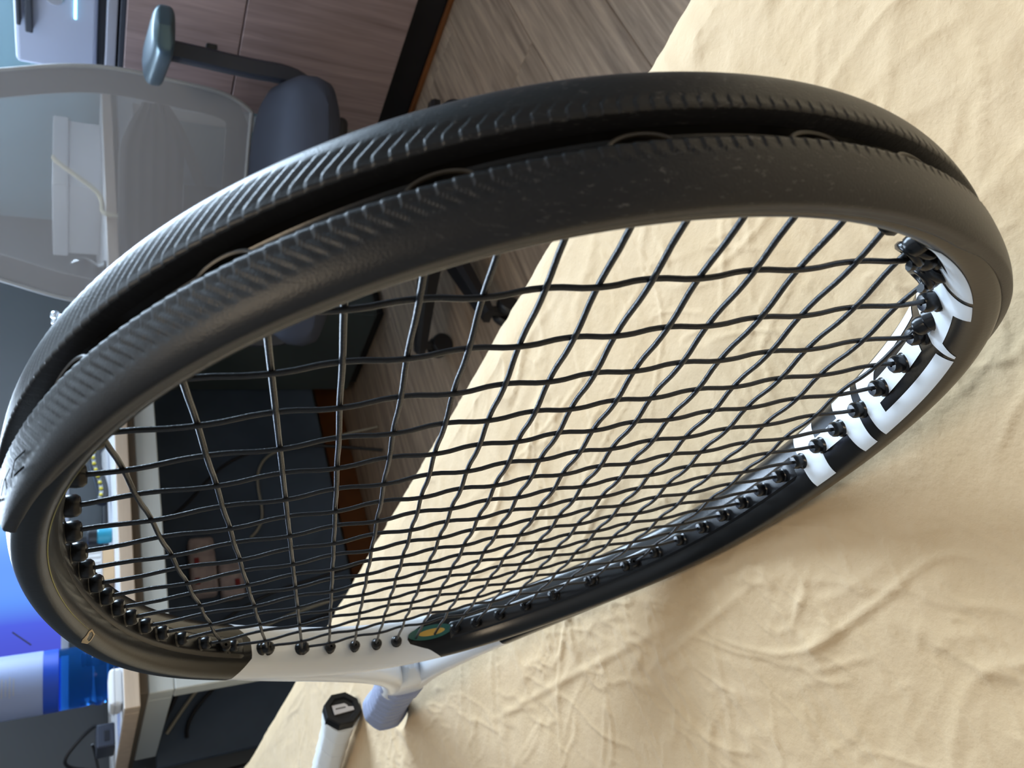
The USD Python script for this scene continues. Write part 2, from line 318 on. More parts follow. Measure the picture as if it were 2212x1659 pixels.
def ridged(s, seed, ang, el, sharp=9.0):
    c, n_ = math.cos(ang), math.sin(ang)
    a = (SX * c + SY * n_) * s; b = (-SX * n_ + SY * c) * s / el
    w = meshkit.fbm(np.stack([SX * 9, SY * 9, np.zeros_like(SX)], -1), 2, seed + 50) * 1.6
    q_ = meshkit.fbm(np.stack([a + w, b + w, np.zeros_like(SX)], -1), 3, seed)
    return np.clip(1 - np.abs(q_ - 0.5) * sharp, 0, 1) ** 2
mask = lambda s, seed: np.clip((fb(s, seed) - .42) * 4, 0, 1)
dz = .0026 * (fb(6, 1) - .5) + .0010 * ridged(18, 11, 0.5, 4) * mask(6, 61) + .0010 * ridged(20, 12, 1.9, 4) * mask(7, 62) + .0009 * ridged(34, 13, 1.1, 3, 12) * mask(9, 63) + .0007 * ridged(60, 16, 0.35, 4, 12) * mask(13, 66) + .0006 * ridged(80, 17, 1.7, 3, 12) * mask(15, 67) + .0007 * ridged(50, 14, 2.6, 3) * mask(11, 64) + .0006 * (fb(60, 5) - .5)
dz += .0022 * ridged(22, 15, 0.05, 5) * np.clip((SX - .12) * 8, 0, 1) * mask(5, 65)
CREASES = [([(.033, .141), (.051, .177), (.049, .19), (.048, .205), (.046, .225), (.053, .254), (.07, .28)], .0024, .0032), ([(.073, .212), (.054, .24)], .0018, .003), ([(.039, .238), (.034, .208)], .0014, .003), ([(.036, .182), (.029, .19)], .0014, .0025),
           ([(.108, .526), (.099, .42), (.084, .287)], .002, .005), ([(.075, .337), (.08, .24)], .0016, .004), ([(.02, .30), (.06, .33), (.10, .345)], .0018, .004), ([(.24, .08), (.20, .14), (.215, .2)], .0016, .004), ([(.14, .10), (.17, .06)], .0012, .003),
           ([(.06, .45), (.12, .40), (.15, .33)], .0018, .005), ([(.22, .55), (.19, .4), (.21, .28)], .0022, .004), ([(.26, .5), (.23, .35), (.24, .2)], .0018, .004)]
P2 = np.stack([SX, SY], -1)
for pl, hgt, wd in CREASES:
    d = np.full(SX.shape, 9.0); ppl = np.pad(spline(pl, 24), ((0, 0), (0, 0))) if len(pl) > 2 else np.linspace(pl[0], pl[1], 12)
    lo, hi = ppl.min(0) - .03, ppl.max(0) + .03; sel = (SX > lo[0]) & (SX < hi[0]) & (SY > lo[1]) & (SY < hi[1])
    if not sel.any(): continue
    pts = P2[sel]; dd = np.full(len(pts), 9.0); uu = np.zeros(len(pts))
    for k in range(len(ppl) - 1):
        a_, b_ = ppl[k], ppl[k + 1]; ab = b_ - a_; tt = np.clip(((pts - a_) @ ab) / (ab @ ab), 0, 1); q_ = np.linalg.norm(pts - a_ - tt[:, None] * ab, axis=1)
        m_ = q_ < dd; dd[m_] = q_[m_]; uu[m_] = (k + tt[m_]) / (len(ppl) - 1)
    dz[sel] += .42 * hgt * np.exp(-(dd / (.45 * wd)) ** 2) * np.sin(PI * np.clip(uu * .96 + .02, 0, 1)) ** .5
top = (pzx[:, None] == 0) & (pzy[None, :] == 0)
dz -= dz[top].mean()
dz -= .010 * np.clip((SX - .19) / (BX1 - .19), 0, 1) ** 2
def press(p0, p1, r0, r1, flat=.006):
    """Presses the cloth down under a bar that lies on it, from p0 to p1."""
    global SZ
    p0, p1 = np.array(p0, float), np.array(p1, float); ab = p1[:2] - p0[:2]
    u = np.clip(((SX - p0[0]) * ab[0] + (SY - p0[1]) * ab[1]) / (ab @ ab), 0, 1)
    d = np.hypot(SX - p0[0] - u * ab[0], SY - p0[1] - u * ab[1]); zb_ = p0[2] + u * (p1[2] - p0[2]) - (r0 + u * (r1 - r0))
    SZ = np.minimum(SZ, zb_ - .0004 + (np.clip(d - flat, 0, 1) / .018) ** 2 * .010)
SZ = SZ + np.where(top | (pzy[None, :] == 0), dz, dz * .4)
press((.1503, .5253, .6360), (.1751, .6968, .5927), .0160, .0196)
HBOT = [(-0.0349, -0.2394, -0.9703), (-0.13997, -0.96015, 0.24192), (0.10528, 0.217876, 0.713412)]
HPT = [(.0811, -.1383), (.1044, -.1061), (.1214, -.0649), (.1285, -.0170), (.1275, .0331), (.1195, .0797)]
for (xa, ya), (xb, yb) in zip(HPT[:-1], HPT[1:]):
    pa, pb = [tuple(x_ * HBOT[0][k] + y_ * HBOT[1][k] + HBOT[2][k] for k in range(3)) for x_, y_ in ((xa, ya), (xb, yb))]
    press(pa, pb, .0006, .0006, .010)
side = np.minimum(pzx[:, None], pzy[None, :]) < -.03
hem = .006 * np.sin(SY * 26) * np.clip(-(SZ - ZB) * 3, 0, 1)
SX = SX + np.where(side & (SX > 0), hem, 0)
shv = np.stack([SX, SY, SZ], -1).reshape(-1, 3)
part(bed, 'sheet', (shv, grid_faces(len(px), len(py))), 'sheet', smooth=True)
def bed_z(x, y_):
    i, j = np.abs(px - x).argmin(), np.abs(py - y_).argmin(); return SZ[i, j]

# ------------------------------------------------------------------ tennis racket (its own frame: x across, y to the tip, z out of the string bed)
RM = np.eye(4); RM[:3, :3] = np.array([[-0.0348995, -0.1399742, -0.9895399], [-0.2393914, -0.9601463, 0.1442594], [-0.9702957, 0.2419219, 0.0]]); RM[:3, 3] = (0.10528, 0.217876, 0.713412)
racket = thing('tennis_racket', 'black and white tennis racket with blue grip standing on its edge on the bed', 'tennis racket', mat=RM)
HA, HB, HK, HN, DO, BZ, DI = 0.125831, 0.180826, 0.021025, 2.056127, 0.0034, 0.011625, 0.006233
HARM = (0.004037, 0.013082, -0.012086, -0.00651)
SE = 2 / 2.8
def hoop(td):
    t = np.radians(np.asarray(td, float)); c, s = np.cos(t), np.sin(t)
    hh = 1 + HARM[0] * np.cos(4 * t) + HARM[1] * np.sin(3 * t) + HARM[2] * np.sin(5 * t) + HARM[3] * np.cos(6 * t)
    x = HA * np.sign(c) * np.abs(c) ** (2 / HN) * (1 + HK * s); y_ = HB * np.sign(s) * np.abs(s) ** (2 / HN)
    return np.stack([x * hh, y_ * hh], -1)
def hoop_n(td):
    g = hoop(np.asarray(td) + .4) - hoop(np.asarray(td) - .4); g /= np.linalg.norm(g, axis=-1, keepdims=True)
    return np.stack([g[..., 1], -g[..., 0]], -1)
def sec(phi, off=0.0, groove=True):
    c, s = np.cos(phi), np.sin(phi)
    r = np.where(c > 0, DO, DI) * np.sign(c) * np.abs(c) ** SE; z = BZ * np.sign(s) * np.abs(s) ** SE
    if groove: r = r - .0032 * np.where(c > 0, 1, 0) * np.clip(1.35 - (np.abs(z) / .0028) ** 2, 0, 1)
    # outward normal of the section, for offsets
    nr = np.sign(c) * np.abs(c) ** (2 - SE) / np.where(c > 0, DO, DI); nz = np.sign(s) * np.abs(s) ** (2 - SE) / BZ
    l = np.hypot(nr, nz) + 1e-12
    return r + off * nr / l, z + off * nz / l
def hp(td, phi, off=0.0, groove=False):
    td, phi = np.broadcast_arrays(np.asarray(td, float), np.asarray(phi, float))
    r, z = sec(phi, off, groove); h, n_ = hoop(td), hoop_n(td)
    return np.concatenate([h + r[..., None] * n_, z[..., None]], -1)
def inner_phi(z):
    s = np.clip(np.abs(z) / BZ, 0, 1) ** (1 / SE); return PI - np.sign(z) * np.arcsin(s)
def outer_phi(z):
    s = np.clip(np.abs(z) / BZ, 0, 1) ** (1 / SE); return np.sign(z) * np.arcsin(s)
PH = np.sort(np.concatenate([np.linspace(0, 2 * PI, 52, endpoint=False), outer_phi(np.array([.0012, .0019, .0024, .0029, .0033])), 2 * PI + outer_phi(-np.array([.0012, .0019, .0024, .0029, .0033]))]))
def hoop_mesh(t0, t1, n):
    """t0, t1: functions of phi (degrees along the hoop)."""
    a = np.linspace(0, 1, n)[:, None]; T = t0(PH)[None] * (1 - a) + t1(PH)[None] * a
    v = hp(T, np.broadcast_to(PH, T.shape), 0, True)
    me = trimesh.Trimesh(v.reshape(-1, 3), grid_faces(n, len(PH), wrap_m=True), process=False)
    if me.volume < 0: me.invert()
    return me
zin = lambda ph: np.abs(BZ * np.sign(np.sin(ph)) * np.abs(np.sin(ph)) ** SE) * 1000
left_edge = lambda ph: np.where(np.cos(ph) < 0, 222.9 - 3.4 * np.clip((zin(ph) - 4) / 7, 0, 1), 219.0)
right_edge = lambda ph: np.where(np.cos(ph) < 0, 265.4 + 5.0 * np.clip((zin(ph) - 2) / 5, 0, 1) + 2.5 * np.clip((zin(ph) - 7) / 4.6, 0, 1), 273.0)
part(racket, 'frame_hoop', hoop_mesh(lambda ph: right_edge(ph) - 360, left_edge, 300), 'frame_black', 'satin black hoop of the racket head', smooth=32)
part(racket, 'throat_bridge', hoop_mesh(left_edge, right_edge, 40), 'frame_white', 'glossy white bridge at the bottom of the hoop', smooth=32)

# throat arms: from the hoop's flanks to the shaft
def bez(p0, p1, p2, p3, n): 
    t = np.linspace(0, 1, n)[:, None]; return (1 - t) ** 3 * p0 + 3 * (1 - t) ** 2 * t * p1 + 3 * (1 - t) * t * t * p2 + t ** 3 * p3
def arm(td, sx, n=60):
    p0 = hoop(td); g = hoop(td + .5 * sx) - hoop(td - .5 * sx); g = g / np.linalg.norm(g) * (1 if g[1] < 0 else -1)
    p3 = np.array([.0085 * sx, -.300])
    return bez(p0, p0 + g * .085, p3 + np.array([.0035 * sx, .075]), p3, n)
def arm_mesh(td, sx, u0, u1, n=40):
    path = arm(td, sx, 200); t = np.gradient(path, axis=0); t /= np.linalg.norm(t, axis=1)[:, None]; nr = np.stack([t[:, 1], -t[:, 0]], 1)
    us = np.linspace(u0, u1, n); k = us * 199; i = np.clip(k.astype(int), 0, 198); fr = (k - i)[:, None]
    p = path[i] * (1 - fr) + path[i + 1] * fr; q_ = nr[i]
    ph = np.linspace(0, 2 * PI, 32, endpoint=False); e = 2 / 3.0
    cr = np.sign(np.cos(ph)) * np.abs(np.cos(ph)) ** e; cz = np.sign(np.sin(ph)) * np.abs(np.sin(ph)) ** e
    wd = np.interp(us, [0, .3, .75, 1], [.0046, .0062, .0074, .0078]); hz = np.interp(us, [0, .4, 1], [.0112, .0113, .0118])
    s = np.concatenate([p[:, None] + (wd[:, None] * cr)[..., None] * q_[:, None], (hz[:, None] * cz)[..., None]], -1)
    return loft(s)
part(racket, 'throat_arm', arm_mesh(213, -1, .02, 1.0), 'frame_white', 'white arm of the open throat, upper side')
part(racket, 'throat_arm', arm_mesh(327, 1, .02, .47), 'frame_black', 'black part of the lower throat arm')
part(racket, 'throat_arm', arm_mesh(327, 1, .47, 1.0), 'frame_white', 'white part of the lower throat arm')
def superring(y_, w, h, e=3.2, n=40):
    ph = np.linspace(0, 2 * PI, n, endpoint=False); return np.stack([w * np.sign(np.cos(ph)) * np.abs(np.cos(ph)) ** (2 / e), np.full(n, y_), h * np.sign(np.sin(ph)) * np.abs(np.sin(ph)) ** (2 / e)], 1)
part(racket, 'shaft', loft([superring(-.262, .002, .0040), superring(-.270, .008, .0092), superring(-.278, .0150, .0114), superring(-.285, .0162, .0117), superring(-.305, .0160, .0122), superring(-.330, .0158, .0130)]), 'frame_white', 'short white shaft below the throat')
def octring(y_, w, h, n=48):
    a = np.linspace(0, 2 * PI, n, endpoint=False); k = PI / 4
    r = np.cos(k / 2) / np.cos(((a + k / 2) % k) - k / 2)
    r = .5 * r + .5
    return np.stack([w * r * np.cos(a), np.full(n, y_), h * r * np.sin(a)], 1)
def grip_mesh(y0, y1, r0, r1, n=150, pitch=.024, rot=1):
    rings = []
    for k in range(n):
        s = k / (n - 1); y_ = y0 + (y1 - y0) * s; rr = r0 + (r1 - r0) * s + .0035 * np.clip((s - .78) / .22, 0, 1) ** 2
        g = octring(y_, rr * 1.04, rr * .96); a = np.arctan2(g[:, 2], g[:, 0]) / (2 * PI)
        u = ((y_ / pitch + rot * a) % 1.0); d = .0009 * u - .0010 * np.exp(-(np.minimum(u, 1 - u) / .05) ** 2)
        g[:, [0, 2]] *= 1 + (d / rr)[:, None]; rings.append(g)
    return loft(rings)
part(racket, 'grip', grip_mesh(-.318, -.490, .0148, .0158), 'grip_blue', 'pale blue wrapped overgrip')
part(racket, 'grip_collar', loft([octring(-.312, .0160, .0150), octring(-.3135, .0172, .0162), octring(-.326, .0172, .0162), octring(-.3275, .0162, .0152)]), 'grip_blue')
part(racket, 'butt_cap', loft([octring(-.489, .0190, .0178), octring(-.4975, .0190, .0178), octring(-.499, .0180, .0168)]), 'cap_black', 'black butt cap')

# bumper guard: two ribbed rails with the string groove between them
def bumper(sgn):
    t0, t1, n = 31.0, 152.0, 1300
    td = np.linspace(t0, t1, n)
    s_ = np.concatenate([[0], np.cumsum(np.linalg.norm(np.diff(hoop(td), axis=0), axis=1))])
    edge = np.interp(td, [31, 38, 45, 52, 58, 66, 136, 142, 147, 150, 152], [6, 48, 62, 74, 84, 95, 97, 90, 80, 70, 30])  # how far round the flange reaches, in section degrees
    zg = .0026
    b0 = outer_phi(zg) * np.ones(n); b1 = np.maximum(np.radians(edge), b0 + .05)
    m = 40; a = np.linspace(0, 1, m)
    T = np.repeat(td[:, None], m, 1); F = b0[:, None] * (1 - a) + b1[:, None] * a
    r0, z0 = sec(F, 0, False); zmm = np.abs(z0) * 1000
    th = .0017 * np.clip(np.minimum(a * 12 + .75, 1), 0, 1)[None] * np.minimum(1, ((1 - a) * 4 + .12))[None] * np.clip(np.minimum(td - t0, t1 - td) / 3.0 + .2, 0, 1)[:, None]
    # ribs: scale-like steps, slanting towards the tip end away from the groove
    slant = np.clip(zmm - 4.6, 0, 9) * 1.15e-3
    ext = np.interp(td, [60, 85, 105, 118, 130], [4.8, 5.0, 6.6, 9.6, 11.2] if sgn < 0 else [4.8, 4.9, 7.4, 8.8, 9.4])[:, None]
    fade = np.clip((ext - zmm) / .8, 0, 1) * np.interp(td, [58, 70, 140, 148], [0, 1, 1, 0])[:, None] * (.45 + .55 * np.interp(td, [66, 95], [.5, 1])[:, None])
    u = ((s_[:, None] + slant) / .00240) % 1.0
    th = th + fade * np.where(zmm > 4.6, .00024 if sgn < 0 else .00034, .00022) * (np.where(u < .93, u / .93, (1 - u) / .07) - .8)
    v = hp(T, F * sgn, th); inn = hp(T[:, :1], F[:, :1] * sgn, -.0030); out = hp(T[:, -1:], F[:, -1:] * sgn, -.0003)
    v = np.concatenate([inn, v, out], 1); f = grid_faces(n, m + 2, flip=sgn < 0)
    me = trimesh.Trimesh(v.reshape(-1, 3), f, process=False)
    k = (n // 2) * (m + 2) + 20
    fn = me.face_normals[len(f) // 4]
    return me
bg = part(racket, 'bumper_guard', bumper(1), 'bumper_black', 'ribbed black bumper rail on the near side of the string groove', smooth=True)
part(racket, 'bumper_guard', bumper(-1), 'bumper_black', 'ribbed black bumper rail on the far side of the string groove', smooth=True)
for tc in (134.0, 120.5, 107.0, 95.0, 83.0, 73.0):                        # arched lips of the grommet plate in the groove
    td = np.linspace(tc - 2.1, tc + 2.1, 22); x = np.linspace(-1, 1, 22)
    zz = .0030 - .0024 * np.sqrt(1 - x ** 2); ro = DO + .0004
    h, n_ = hoop(td), hoop_n(td)
    path = np.concatenate([h + ro * n_, zz[:, None]], 1)
    base = np.concatenate([h + (ro - .0026) * n_, zz[:, None]], 1)
    v = np.stack([path, base], 1).reshape(-1, 3)
    lip = cat([tube(path, .00035, 6), (v, grid_faces(22, 2)), (v, grid_faces(22, 2, flip=True))])
    part(racket, 'groove_lip', lip, 'groove_lip', smooth=40)

# strings
MX = np.array([5.1, 16.1, 27.1, 38.8, 51.2, 63.8, 78.6, 95.1]) / 1000; MX = np.concatenate([-MX[::-1], MX])
CY = np.array([143.8, 125.1, 107.8, 91.4, 75.7, 60.0, 44.9, 30.4, 15.9, 1.5, -13, -27.6, -42.4, -57.4, -72.9, -88.9, -105.6, -123.2, -142.0]) / 1000
HT = np.linspace(0, 360, 1441); HI = hoop(HT) - DI * 1.0 * hoop_n(HT)
hole = Polygon(HI); HO = LineString(np.vstack([HI]))
RS, AMP = .00063, .00044
def t_at(p):
    return HT[np.linalg.norm(HI - np.asarray(p)[None], axis=1).argmin()]
ENDS = []
def weave(x, knots, signs, amp=AMP):
    k = np.interp(x, knots, np.arange(len(knots)))
    kk = np.where(x < knots[0], (x - knots[0]) / (knots[1] - knots[0]), np.where(x > knots[-1], len(knots) - 1 + (x - knots[-1]) / (knots[-1] - knots[-2]), k))
    fade = np.clip(1 - np.maximum(knots[0] - x, x - knots[-1]) / .02, 0, 1)
    c = np.cos(PI * kk); return amp * signs * np.sign(c) * np.abs(c) ** .7 * fade
for i, x in enumerate(MX):
    seg = hole.intersection(LineString([(x, -.3), (x, .3)])).bounds; y0, y1 = seg[1], seg[3]
    kn = CY[::-1][(CY[::-1] > y0) & (CY[::-1] < y1)]; c0 = list(CY).index(kn[0])
    ys = np.unique(np.concatenate([np.linspace(a_, b_, 7) for a_, b_ in zip(np.concatenate([[y0 - .004], kn]), np.concatenate([kn, [y1 + .004]]))]))
    sg = 1 if ((i + 1) + (c0 + 1)) % 2 == 0 else -1
    part(racket, 'main_string', tube(np.stack([np.full(len(ys), x), ys, weave(ys, kn, sg)], 1), RS, 8), 'string_graphite', smooth=60)
    ENDS += [((x, y0), (0, 1)), ((x, y1), (0, -1))]
for j, y_ in enumerate(CY):
    seg = hole.intersection(LineString([(-.3, y_), (.3, y_)])).bounds; x0, x1 = seg[0], seg[2]
    kn = MX[(MX > x0 + .002) & (MX < x1 - .002)]; i0 = list(MX).index(kn[0])
    xs = np.unique(np.concatenate([np.linspace(a_, b_, 7) for a_, b_ in zip(np.concatenate([[x0 - .004], kn]), np.concatenate([kn, [x1 + .004]]))]))
    sg = -1 if ((i0 + 1) + (j + 1)) % 2 == 0 else 1
    part(racket, 'cross_string', tube(np.stack([xs, np.full(len(xs), y_), weave(xs, kn, sg)], 1), RS, 8), 'string_graphite', smooth=60)
    ENDS += [((x0, y_), (1, 0)), ((x1, y_), (-1, 0))]
for (p, d) in ENDS:
    td = t_at(p)
    if 266 < td < 277: continue
    n_ = -hoop_n(td); dd = np.array(d) * .75 + n_ * .45; dd /= np.linalg.norm(dd)
    part(racket, 'grommet', lathe([(.0001, -.002), (.0029, -.002), (.0030, .0004), (.0024, .0010), (.0026, .0022), (.0025, .0034), (.0019, .0041), (.0006, .0042)], (p[0], p[1], 0), (dd[0], dd[1], 0), 14), 'grommet_black', smooth=40)
def strip(t0, t1, zw, n):
    td = np.linspace(t0, t1, n); ph = inner_phi(np.linspace(zw, -zw, 8))
    T, F = np.meshgrid(td, ph, indexing='ij'); off = np.full(T.shape, .0007); off[:, [0, -1]] = -.0002; off[[0, -1]] = -.0002
    return trimesh.Trimesh(hp(T, F, off).reshape(-1, 3), grid_faces(n, 8), process=False)
part(racket, 'grommet_strip', strip(-84, 3, .0046, 90), 'grommet_black', 'black grommet strip along the lower inside of the hoop')
part(racket, 'grommet_strip', strip(150, 221, .0046, 80), 'grommet_black', 'black grommet strip along the upper inside of the hoop')
# the two tie-off knots by the tip
def knot(c, r, ax, turns=2.6):
    ax = np.array(ax, float); ax /= np.linalg.norm(ax); u = np.array([0, 0, 1.0]); w = np.cross(ax, u); k = np.linspace(0, 1, 80)
    a = k * turns * 2 * PI; rr = r * (1 + .12 * np.sin(3 * a))
    p = np.array(c) + (rr * np.cos(a))[:, None] * u + (rr * np.sin(a))[:, None] * w + ((k - .5) * .0052 + .0006 * np.sin(a * 1.5))[:, None] * ax
    return tube(p, .0011, 8)
part(racket, 'string_knot', knot((.0645, .1470, .0), .0024, (.45, .9, 0)), 'grommet_black', 'string knot nearest the tip', smooth=60)
part(racket, 'string_knot', knot((.0755, .1375, .0), .0024, (.55, .8, 0)), 'grommet_black', 'second string knot below the first', smooth=60)


# printed marks: patches that follow the surface
def decal(poly, where, off=.00012, dt=.8, dz_=.9):
    """poly in (hoop degrees, z in mm); laid on the inner or outer side of the tube."""
    vs, fs, k = [], [], 0
    x0, y0, x1, y1 = poly.bounds
    for gx_ in np.arange(math.floor(x0 / dt) * dt, x1, dt):
        for gy_ in np.arange(math.floor(y0 / dz_) * dz_, y1, dz_):
            c = poly.intersection(sbox(gx_, gy_, gx_ + dt, gy_ + dz_))
            for g in getattr(c, 'geoms', [c]):
                if g.geom_type != 'Polygon' or g.area < 1e-6: continue
                v, f = trimesh.creation.triangulate_polygon(g, engine='earcut'); vs.append(v); fs.append(f + k); k += len(v)
    v, f = np.vstack(vs), np.vstack(fs)
    if where == 'phi': P = hp(v[:, 0], np.radians(v[:, 1] * 10), off)
    else: P = hp(v[:, 0], (inner_phi if where == 'inner' else outer_phi)(v[:, 1] / 1000), off)
    me = trimesh.Trimesh(P, f, process=True)
    c = me.triangles_center; n_ = me.face_normals; hc = np.concatenate([hoop(v[:, 0]).mean(0), [0]])
    tt = t_at(c.mean(0)[:2]); hcp = np.concatenate([hoop(tt), [0]])
    if ((c - np.concatenate([np.array([hoop(HT[np.linalg.norm(HI - q_[:2], axis=1).argmin()]) for q_ in c]), np.zeros((len(c), 1))], 1)) * n_).sum() < 0: me.invert()
    return me
LETTERS = {
    'H': [(4.3, -9.6), (8.6, -9.6), (8.8, -3.6), (14.0, -3.8), (13.6, -9.6), (18.2, -9.6), (17.9, 10.4), (15.2, 10.4), (14.6, 2.8), (9.0, 2.7), (8.8, 10.2), (4.6, 10.2)],
    'E': [(19.6, -9.6), (36.2, -9.6), (36.0, -6.2), (24.0, -6.0), (23.2, -3.6), (35.0, -3.2), (34.4, 2.4), (22.6, 2.8), (22.6, 6.0), (36.6, 6.2), (37.4, 10.4), (19.8, 10.4)],
    'A': [(38.6, -9.6), (48.6, -9.6), (49.2, 4.0), (50.0, 10.3), (46.6, 10.3), (45.4, 6.4), (39.0, 6.4), (38.4, 10.3), (37.9, 10.3), (37.2, 4.0)],
    'D': [(50.6, -9.6), (64.0, -9.6), (67.0, -6.0), (67.4, 7.0), (65.0, 10.4), (50.9, 10.4), (50.2, 4.0)]}
CUT = {'A': [[(42.6, -6.4), (45.0, -6.4), (45.2, -1.8), (42.4, -1.8)]], 'D': [[(54.6, -5.2), (61.5, -5.2), (62.6, -3), (62.6, 4), (61, 5.4), (54.6, 5.4)]]}
for ch, pl in LETTERS.items():
    po = Polygon(pl)
    for c in CUT.get(ch, []): po = po.difference(Polygon(c))
    part(racket, 'printed_letter', decal(po, 'inner'), 'decal_white', f'white printed letter {ch} on the inside of the hoop', smooth=60)
ell = lambda cx, cy, rx, ry: Polygon([(cx + rx * math.cos(a), cy + ry * math.sin(a)) for a in np.linspace(0, 2 * PI, 40, endpoint=False)])
part(racket, 'oval_emblem', decal(ell(271.4, -1.3, 5.8, 3.6).difference(ell(271.8, -1.2, 3.4, 1.7)), 'inner', .0009), 'decal_green', 'green ring of the oval emblem', smooth=60)
part(racket, 'oval_emblem', decal(ell(271.8, -1.2, 3.4, 1.7), 'inner', .0009), 'decal_gold', 'gold centre of the oval emblem', smooth=60)
part(racket, 'printed_mark', decal(Polygon([(179.0, 13.4), (180.3, 13.0), (181.0, 10.2), (180.0, 9.6), (179.2, 10.4), (178.6, 12.6)]).difference(Polygon([(179.3, 13.0), (180.1, 12.7), (180.6, 10.9), (179.8, 11.0), (179.0, 12.5)])), 'phi'), 'decal_tan', 'small tan outline mark on the hoop face', smooth=60)
def stroke(pts, w): return LineString(pts).buffer(w, cap_style=2)
for pl in ([[(139.6, 8.1), (141.6, 7.3), (143.0, 8.6)], [(140.4, 9.6), (142.4, 8.9)]], [[(142.8, 7.2), (144.6, 7.2), (146.2, 8.0)], [(144.2, 7.2), (144.4, 8.8)]], [[(145.0, 6.4), (147.0, 6.8), (148.6, 8.0)], [(146.6, 8.2), (148.4, 6.6)]]):
    part(racket, 'printed_mark', decal(shapely.union_all([stroke(q_, .16) for q_ in pl]), 'outer', .0020), 'decal_dark', 'dark letter on the bumper rail', smooth=60)
part(racket, 'edge_line', decal(Polygon([(118, 12.0), (150, 12.2), (172, 12.6), (182, 13.1), (172, 12.75), (150, 12.45), (118, 12.15)]), 'phi', .0001, 1.0, .1), 'decal_edge', 'thin olive line along the hoop edge', smooth=60)

# ------------------------------------------------------------------ second racket, lying flat with its butt towards us
b0 = np.array([.2079, .8047, .5985]); dr = np.array([-.2990, .9542, -.012]); dr /= np.linalg.norm(dr)
M2 = np.eye(4); M2[:3, 0] = np.cross(dr, (0, 0, 1.0)); M2[:3, 0] /= np.linalg.norm(M2[:3, 0]); M2[:3, 1] = dr; M2[:3, 2] = np.cross(M2[:3, 0], dr); M2[:3, 3] = b0 + dr * .499
r2 = thing('tennis_racket', 'white-gripped tennis racket lying flat on the bed, its octagonal black butt cap in front', 'tennis racket', mat=M2)
part(r2, 'frame_hoop', hoop_mesh(lambda ph: right_edge(ph) - 360, left_edge, 160), 'frame_black', smooth=32)
part(r2, 'throat_bridge', hoop_mesh(left_edge, right_edge, 30), 'frame_white', smooth=32)
for td, sx in ((213, -1), (327, 1)): part(r2, 'throat_arm', arm_mesh(td, sx, .02, 1.0), 'frame_white')
part(r2, 'shaft', loft([superring(-.262, .002, .0040), superring(-.270, .008, .0092), superring(-.278, .0150, .0114), superring(-.285, .0162, .0117), superring(-.305, .0160, .0122), superring(-.330, .0150, .0130)]), 'frame_white')
for i, x in enumerate(MX):
    seg = hole.intersection(LineString([(x, -.3), (x, .3)])).bounds
    part(r2, 'main_string', tube(np.array([[x, seg[1] - .003, 0], [x, 0, 0], [x, seg[3] + .003, 0]]), RS, 6), 'string_graphite', smooth=60)
for y_ in CY:
    seg = hole.intersection(LineString([(-.3, y_), (.3, y_)])).bounds; kn = MX[(MX > seg[0] + .002) & (MX < seg[2] - .002)]
    xs = np.unique(np.concatenate([np.linspace(a_, b_, 3) for a_, b_ in zip(kn[:-1], kn[1:])] + [[seg[0] - .003, seg[2] + .003]]))
    part(r2, 'cross_string', tube(np.stack([xs, np.full(len(xs), y_), weave(xs, kn, 1, .0012)], 1), RS, 6), 'string_graphite', smooth=60)
part(r2, 'grip', grip_mesh(-.318, -.495, .0146, .0158, rot=-1), 'grip_white', 'white wrapped grip')
def capring(y_, r):
    a = np.arange(8) * PI / 4 + PI / 8; return np.stack([r * np.cos(a), np.full(8, -.499 - y_), r * np.sin(a)], 1)
part(r2, 'butt_cap', loft([capring(-.006, .0188), capring(.0045, .0188), capring(.006, .0178), capring(.0056, .0130), capring(.0035, .0120)]), 'cap_black', 'octagonal black butt cap', smooth=20)
lg = Polygon([(-.0095, -.0052), (.0032, -.0052), (.0056, -.0028), (.0058, -.0010), (.0110, .0002), (.0112, .0040), (-.0092, .0052)]).difference(sbox(-.0068, -.0015, .0036, .0000))
lm = extrude(lg, .0012); lm.vertices = np.stack([-lm.vertices[:, 1], -.5025 - lm.vertices[:, 2], -lm.vertices[:, 0]], 1)
if lm.volume < 0: lm.invert()
part(r2, 'logo', lm, 'logo_silver', 'pale raised logo in the butt cap', smooth=False)

# ------------------------------------------------------------------ desk
DX0, DX1, DY0, DY1, DZ = 0.478, 2.38, 1.548, 2.165, 0.75
desk = thing('desk', 'light wood topped desk with white steel legs against the back wall', 'desk', (1.43, 1.86, 0))
part(desk, 'tabletop', rbox(DX0 + .003, DX1, DY0 + .004, DY1, DZ - .004, DZ, .001), 'desk_white', 'pale laminate top', world_space=True)
part(desk, 'edge_board', rbox(DX0, DX1, DY0, DY0 + .03, DZ - .026, DZ - .0005, .002), 'desk_wood', 'light wood front edge', world_space=True)
part(desk, 'edge_board', rbox(DX0, DX0 + .03, DY0 + .031, DY1, DZ - .026, DZ - .0005, .002), 'desk_wood', 'light wood side edge', world_space=True)
part(desk, 'apron', rbox(DX0 + .031, DX1 - .02, DY0 + .031, DY1 - .02, DZ - .042, DZ - .0045, .002), 'apron_brown', 'brown underside board', world_space=True)
zb1, zb0 = DZ - .042, DZ - .086
part(desk, 'front_beam', rbox(DX0 + .03, DX1 - .03, DY0 + .035, DY0 + .075, zb0, zb1, .003), 'steel_white', world_space=True)
for x in (DX0 + .03, DX1 - .07):
    part(desk, 'side_beam', rbox(x, x + .04, DY0 + .076, 2.019, zb0, zb1, .003), 'steel_white', world_space=True)
    for y_ in (DY0 + .035, DY1 - .07):
        part(desk, 'leg', rbox(x + (.04 if y_ > 2 else 0), x + (.08 if y_ > 2 else .04), y_, y_ + .04, 0, zb0 - .0005, .003), 'steel_white', world_space=True)
